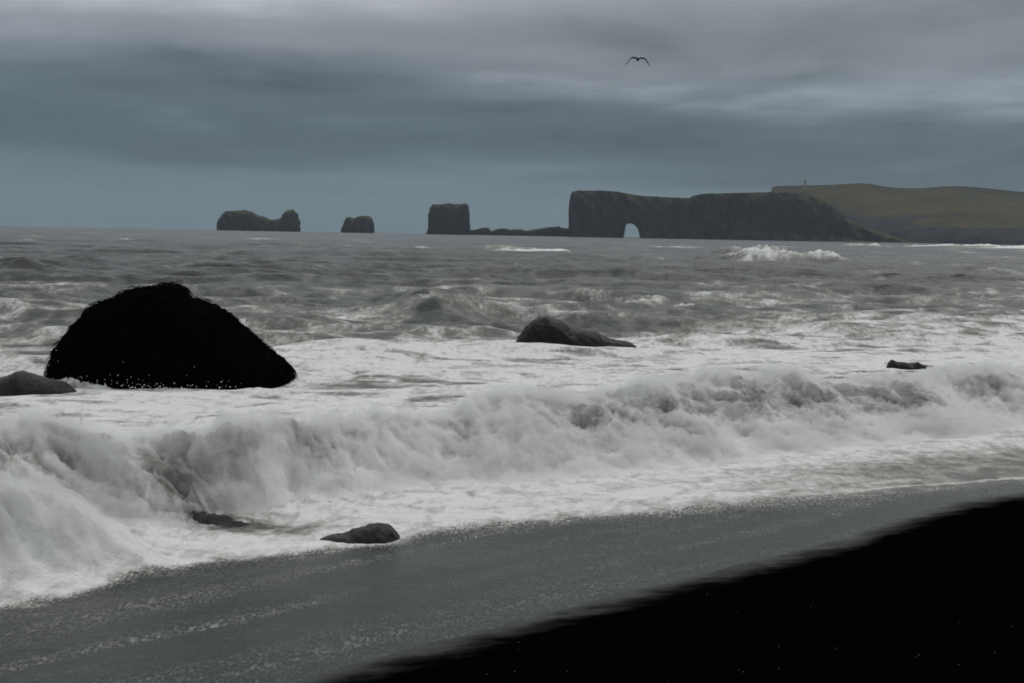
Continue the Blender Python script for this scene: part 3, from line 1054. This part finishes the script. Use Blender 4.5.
def build_hill():
    px = np.concatenate([np.linspace(700, 768, 20), np.linspace(770, 1060, 240), np.linspace(1066, 1700, 70)])
    X1, Z1 = on_y(px, ridge_z(px), float(HILL_Y1))
    # low dark coastal cliff: its upper lip in pixels
    lip = np.interp(px, [700, 800, 850, 900, 960, 1024, 1200, 1700], [236, 236, 236, 235, 234.5, 235.5, 239, 252])
    v = np.concatenate([np.linspace(0, 0.06, 8)[:-1], np.linspace(0.06, 1, 70), np.linspace(1.04, 1.9, 14)])
    V, PX = np.meshgrid(v, px, indexing='ij')
    Ysh = np.interp(px, [700, 860, 915, 1024, 1200, 1700], [3420, 3400, 3260, 3150, 2900, 2300])
    Xc, Zlip = on_y(px, lip, Ysh + 40)
    Yv = Ysh[None] + (HILL_Y1 - Ysh)[None] * V
    frac = np.clip((V - 0.06) / 0.94, 0, 1)
    shape = frac ** 0.85
    Zv = np.where(V < 0.06, -5 + (Zlip[None] + 5) * (V / 0.06) ** 0.6, Zlip[None] + (Z1 - Zlip)[None] * shape)
    Zv = np.where(V > 1, Z1[None] - (V - 1) ** 1.5 * 60, Zv)
    # keep the pixel column: x follows the ray direction
    Xv = X1[None] * (Yv / HILL_Y1)
    Zv = Zv + 5 * fbm(Xv * 0.006, Yv * 0.006, 5, 501) * (frac * (1 - frac) * 4 + 0.15)
    Zv = Zv + 3.0 * fbm(Xv * 0.03, Yv * 0.03, 4, 502) * (V < 0.25)
    Yv = Yv + (14 * fbm(Xv * 0.02, Zv * 0.02, 4, 503)) * (V < 0.12)
    Zv = np.maximum(Zv, -5)
    rocky = np.clip(1.15 - (V - 0.05) / 0.10, 0, 1) + 0.55 * np.exp(-((frac - 0.30) / 0.10) ** 2) * ss(850, 900, PX) * (1 - ss(955, 1010, PX))
    rocky = rocky + 1.2 * ss(0.90, 0.99, frac) * (V < 1.05) * ss(0.2, 0.5, np.abs(np.gradient(ridge_z(px)))[None] + 0.35 * ((px > 770) & (px < 830))[None] + .3 * (px > 925)[None])
    ypx = lip[None] + (ridge_z(px) - lip)[None] * frac
    yb = np.interp(px, [770, 806, 850, 900, 960, 1024, 1200], [196, 198, 222, 230, 234, 236.5, 240])
    rocky = rocky + 1.1 * ss(-9, 5, ypx - yb[None] + 5 * fbm(Xv * 0.01, Yv * 0.01, 4, 505))
    o = grid_obj('hill', Xv, Yv, Zv, hill_material())
    attr(o, 'rocky', rocky)
    tag(o, kind='structure')


build_hill()


# lighthouse on the hill
def lathe(prof, n=8, sq=False):
    vs, fs = [], []
    for r, z in prof:
        for k in range(n):
            a = 2 * math.pi * (k + 0.5) / n
            vs.append((r * math.cos(a), r * math.sin(a), z))
    m = len(prof)
    for i in range(m - 1):
        for k in range(n):
            fs.append((i * n + k, i * n + (k + 1) % n, (i + 1) * n + (k + 1) % n, (i + 1) * n + k))
    fs.append(tuple(range(n - 1, -1, -1)))
    fs.append(tuple((m - 1) * n + k for k in range(n)))
    return vs, fs


def build_lighthouse():
    x, z = on_y(np.array(805.), np.array(186.5), 3830.0)
    e = bpy.data.objects.new('lighthouse', None)
    e.location = (float(x), 3830, float(z) - 3)
    sc.collection.objects.link(e)
    tag(e, 'tiny ochre lighthouse tower on top of the grassy headland', 'lighthouse')
    wall_m = simple_mat('ochre_plaster', (0.22, 0.15, 0.08), (0.30, 0.20, 0.11), 0.3, 0.9, 0.2, 0)
    red_m = simple_mat('red_paint', (0.20, 0.06, 0.03), (0.24, 0.08, 0.04), 0.3, 0.6, 0.3, 0)
    vs, fs = lathe([(4.4, 0), (4.2, 3), (3.4, 3.3), (3.0, 15), (3.6, 15.2), (3.6, 16.2)], 4)
    new_obj('tower', vs, fs, wall_m, e, smooth=False)
    vs, fs = lathe([(2.1, 16.2), (2.1, 19.6), (2.5, 19.8), (1.4, 21.6), (0.3, 22.6), (0.15, 24.5)], 10)
    new_obj('lantern', vs, fs, red_m, e, smooth=False)


build_lighthouse()


# ------------------------------------------------------------------ gull
def build_gull():
    Y = 83.0
    (cx, cz) = on_y(np.array(638.0), np.array(59.5), Y)
    dark = simple_mat('gull_plumage', (0.030, 0.026, 0.028), (0.06, 0.055, 0.058), 8, 0.9, 0.1, 0)
    vs, fs = [], []
    # body: rings along local y (head towards the camera, slightly right), wings grown out of the same mesh below
    secs = [(-0.36, 0.012, 0.02), (-0.31, 0.03, 0.02), (-0.26, 0.05, 0.015), (-0.20, 0.052, 0.01), (-0.12, 0.075, 0), (0.0, 0.095, -0.01), (0.14, 0.08, 0), (0.26, 0.045, 0.01), (0.34, 0.05, 0.012), (0.42, 0.055, 0.012)]
    n = 12
    secs = [(a_, r_ * 0.8, z_) for a_, r_, z_ in secs]
    for (yy, r, zz) in secs:
        for k in range(n):
            a = 2 * math.pi * k / n
            flat = 0.3 if yy > 0.3 else 0.9
            wide = 1.5 if yy > 0.3 else 1.0
            vs.append((r * wide * math.cos(a), yy, zz + r * flat * math.sin(a)))
    for i in range(len(secs) - 1):
        for k in range(n):
            fs.append((i * n + k, i * n + (k + 1) % n, (i + 1) * n + (k + 1) % n, (i + 1) * n + k))
    fs.append(tuple(range(n - 1, -1, -1)))
    fs.append(tuple((len(secs) - 1) * n + k for k in range(n)))
    # wings: sections (span, height, chord, forward)
    for sgn in (-1, 1):
        W = [(0.03, 0.02, 0.24, 0.0), (0.16, 0.065, 0.23, -0.02), (0.32, 0.075 if sgn < 0 else 0.06, 0.20, -0.04), (0.40, 0.05 if sgn < 0 else 0.03, 0.18, -0.04), (0.50, -0.07, 0.17, 0.0), (0.61, -0.21, 0.13, 0.04), (0.71, -0.35, 0.06, 0.10)]
        i0 = len(vs)
        for (sx, hz, ch, fw) in W:
            th = 0.05 * (ch / 0.24) + 0.018
            pts = [(-ch * 0.4, 0), (-ch * 0.25, th), (ch * 0.2, th * 0.6), (ch * 0.6, 0), (ch * 0.2, -th * 0.3), (-ch * 0.25, -th * 0.4)]
            for (yy, zz) in pts:
                vs.append((sgn * sx, fw + yy, hz + zz))
        m = 6
        for i in range(len(W) - 1):
            for k in range(m):
                f = (i0 + i * m + k, i0 + i * m + (k + 1) % m, i0 + (i + 1) * m + (k + 1) % m, i0 + (i + 1) * m + k)
                fs.append(f if sgn > 0 else f[::-1])
        fs.append(tuple(i0 + k for k in range(m)))
        fs.append(tuple(i0 + (len(W) - 1) * m + k for k in range(m - 1, -1, -1)))
    o = new_obj('seabird', vs, fs, dark)
    o.location = (float(cx), Y, float(cz))
    o.rotation_euler = (math.radians(-2), math.radians(1), math.radians(4))
    o.scale = (1.0, 1.0, 1.0)
    tag(o, 'dark seabird gliding with drooped wings high over the sea', 'bird')


build_gull()


# ------------------------------------------------------------------ flying drops
drop_m = simple_mat('spray_drop', (0.75, 0.76, 0.76), (0.85, 0.86, 0.86), 5, 0.6, 0.3, 0)


def build_drops():
    vs, fs = [], []
    rs = random.Random(8)

    def drop(x, y, z, r):
        i = len(vs)
        q = r * rs.uniform(0.7, 1.5)
        vs.extend([(x + r, y, z), (x, y + r, z), (x - r, y, z), (x, y - r, z), (x + r * .2, y, z + q), (x - r * .2, y, z - q)])
        for k in range(4):
            fs.append((i + k, i + (k + 1) % 4, i + 4))
            fs.append((i + (k + 1) % 4, i + k, i + 5))

    def cluster(px, py, Y, sx, sy, n, r0, r1):
        for _ in range(n):
            a = px + rs.gauss(0, sx)
            b = py - abs(rs.gauss(0, sy))
            yy = Y + rs.uniform(-0.2, 0.25)
            x, z = on_y(np.array(a), np.array(b), yy)
            drop(float(x), yy, float(z), rs.uniform(r0, r1))
    yb = YB - 2.45
    for (px, py, n, sy) in [(56, 384, 10, 9), (66, 384, 12, 8), (80, 384, 12, 6), (95, 386, 8, 5), (106, 386, 10, 7), (128, 386, 14, 9), (141, 387, 8, 4), (152, 387, 10, 5), (166, 386, 4, 3), (194, 386, 7, 8), (212, 387, 5, 4), (224, 387, 8, 4), (240, 388, 3, 4)]:
        cluster(px, py, yb, 5, sy, n // 2 + 1, 0.004, 0.015)
        cluster(px, py + 2, yb, 7, 2.5, n // 2, 0.006, 0.022)
    tag(new_obj('spray', vs, fs, drop_m, smooth=True), 'white drops of spray flying up against the big boulder', 'spray', kind='stuff')


build_drops()


# ------------------------------------------------------------------ haze
def build_haze():
    x, y0, y1, z0, z1 = 14000.0, -60.0, 8600.0, -6.5, 200.0
    vs = [(-x, y0, z0), (x, y0, z0), (x, y1, z0), (-x, y1, z0), (-x, y0, z1), (x, y0, z1), (x, y1, z1), (-x, y1, z1)]
    fs = [(3, 2, 1, 0), (4, 5, 6, 7), (0, 1, 5, 4), (1, 2, 6, 5), (2, 3, 7, 6), (3, 0, 4, 7)]
    m = bpy.data.materials.new('haze_air')
    m.use_nodes = True
    t = m.node_tree
    t.nodes.clear()
    out = N(t, 'ShaderNodeOutputMaterial')
    v = N(t, 'ShaderNodeVolumePrincipled')
    v.inputs['Color'].default_value = (0.74, 0.86, 0.98, 1)
    v.inputs['Density'].default_value = 3.8e-5
    t.links.new(v.outputs[0], out.inputs['Volume'])
    o = new_obj('haze', vs, fs, m, smooth=False)
    tag(o, 'thin pale sea haze lying over the whole bay', 'haze', kind='stuff')


build_haze()
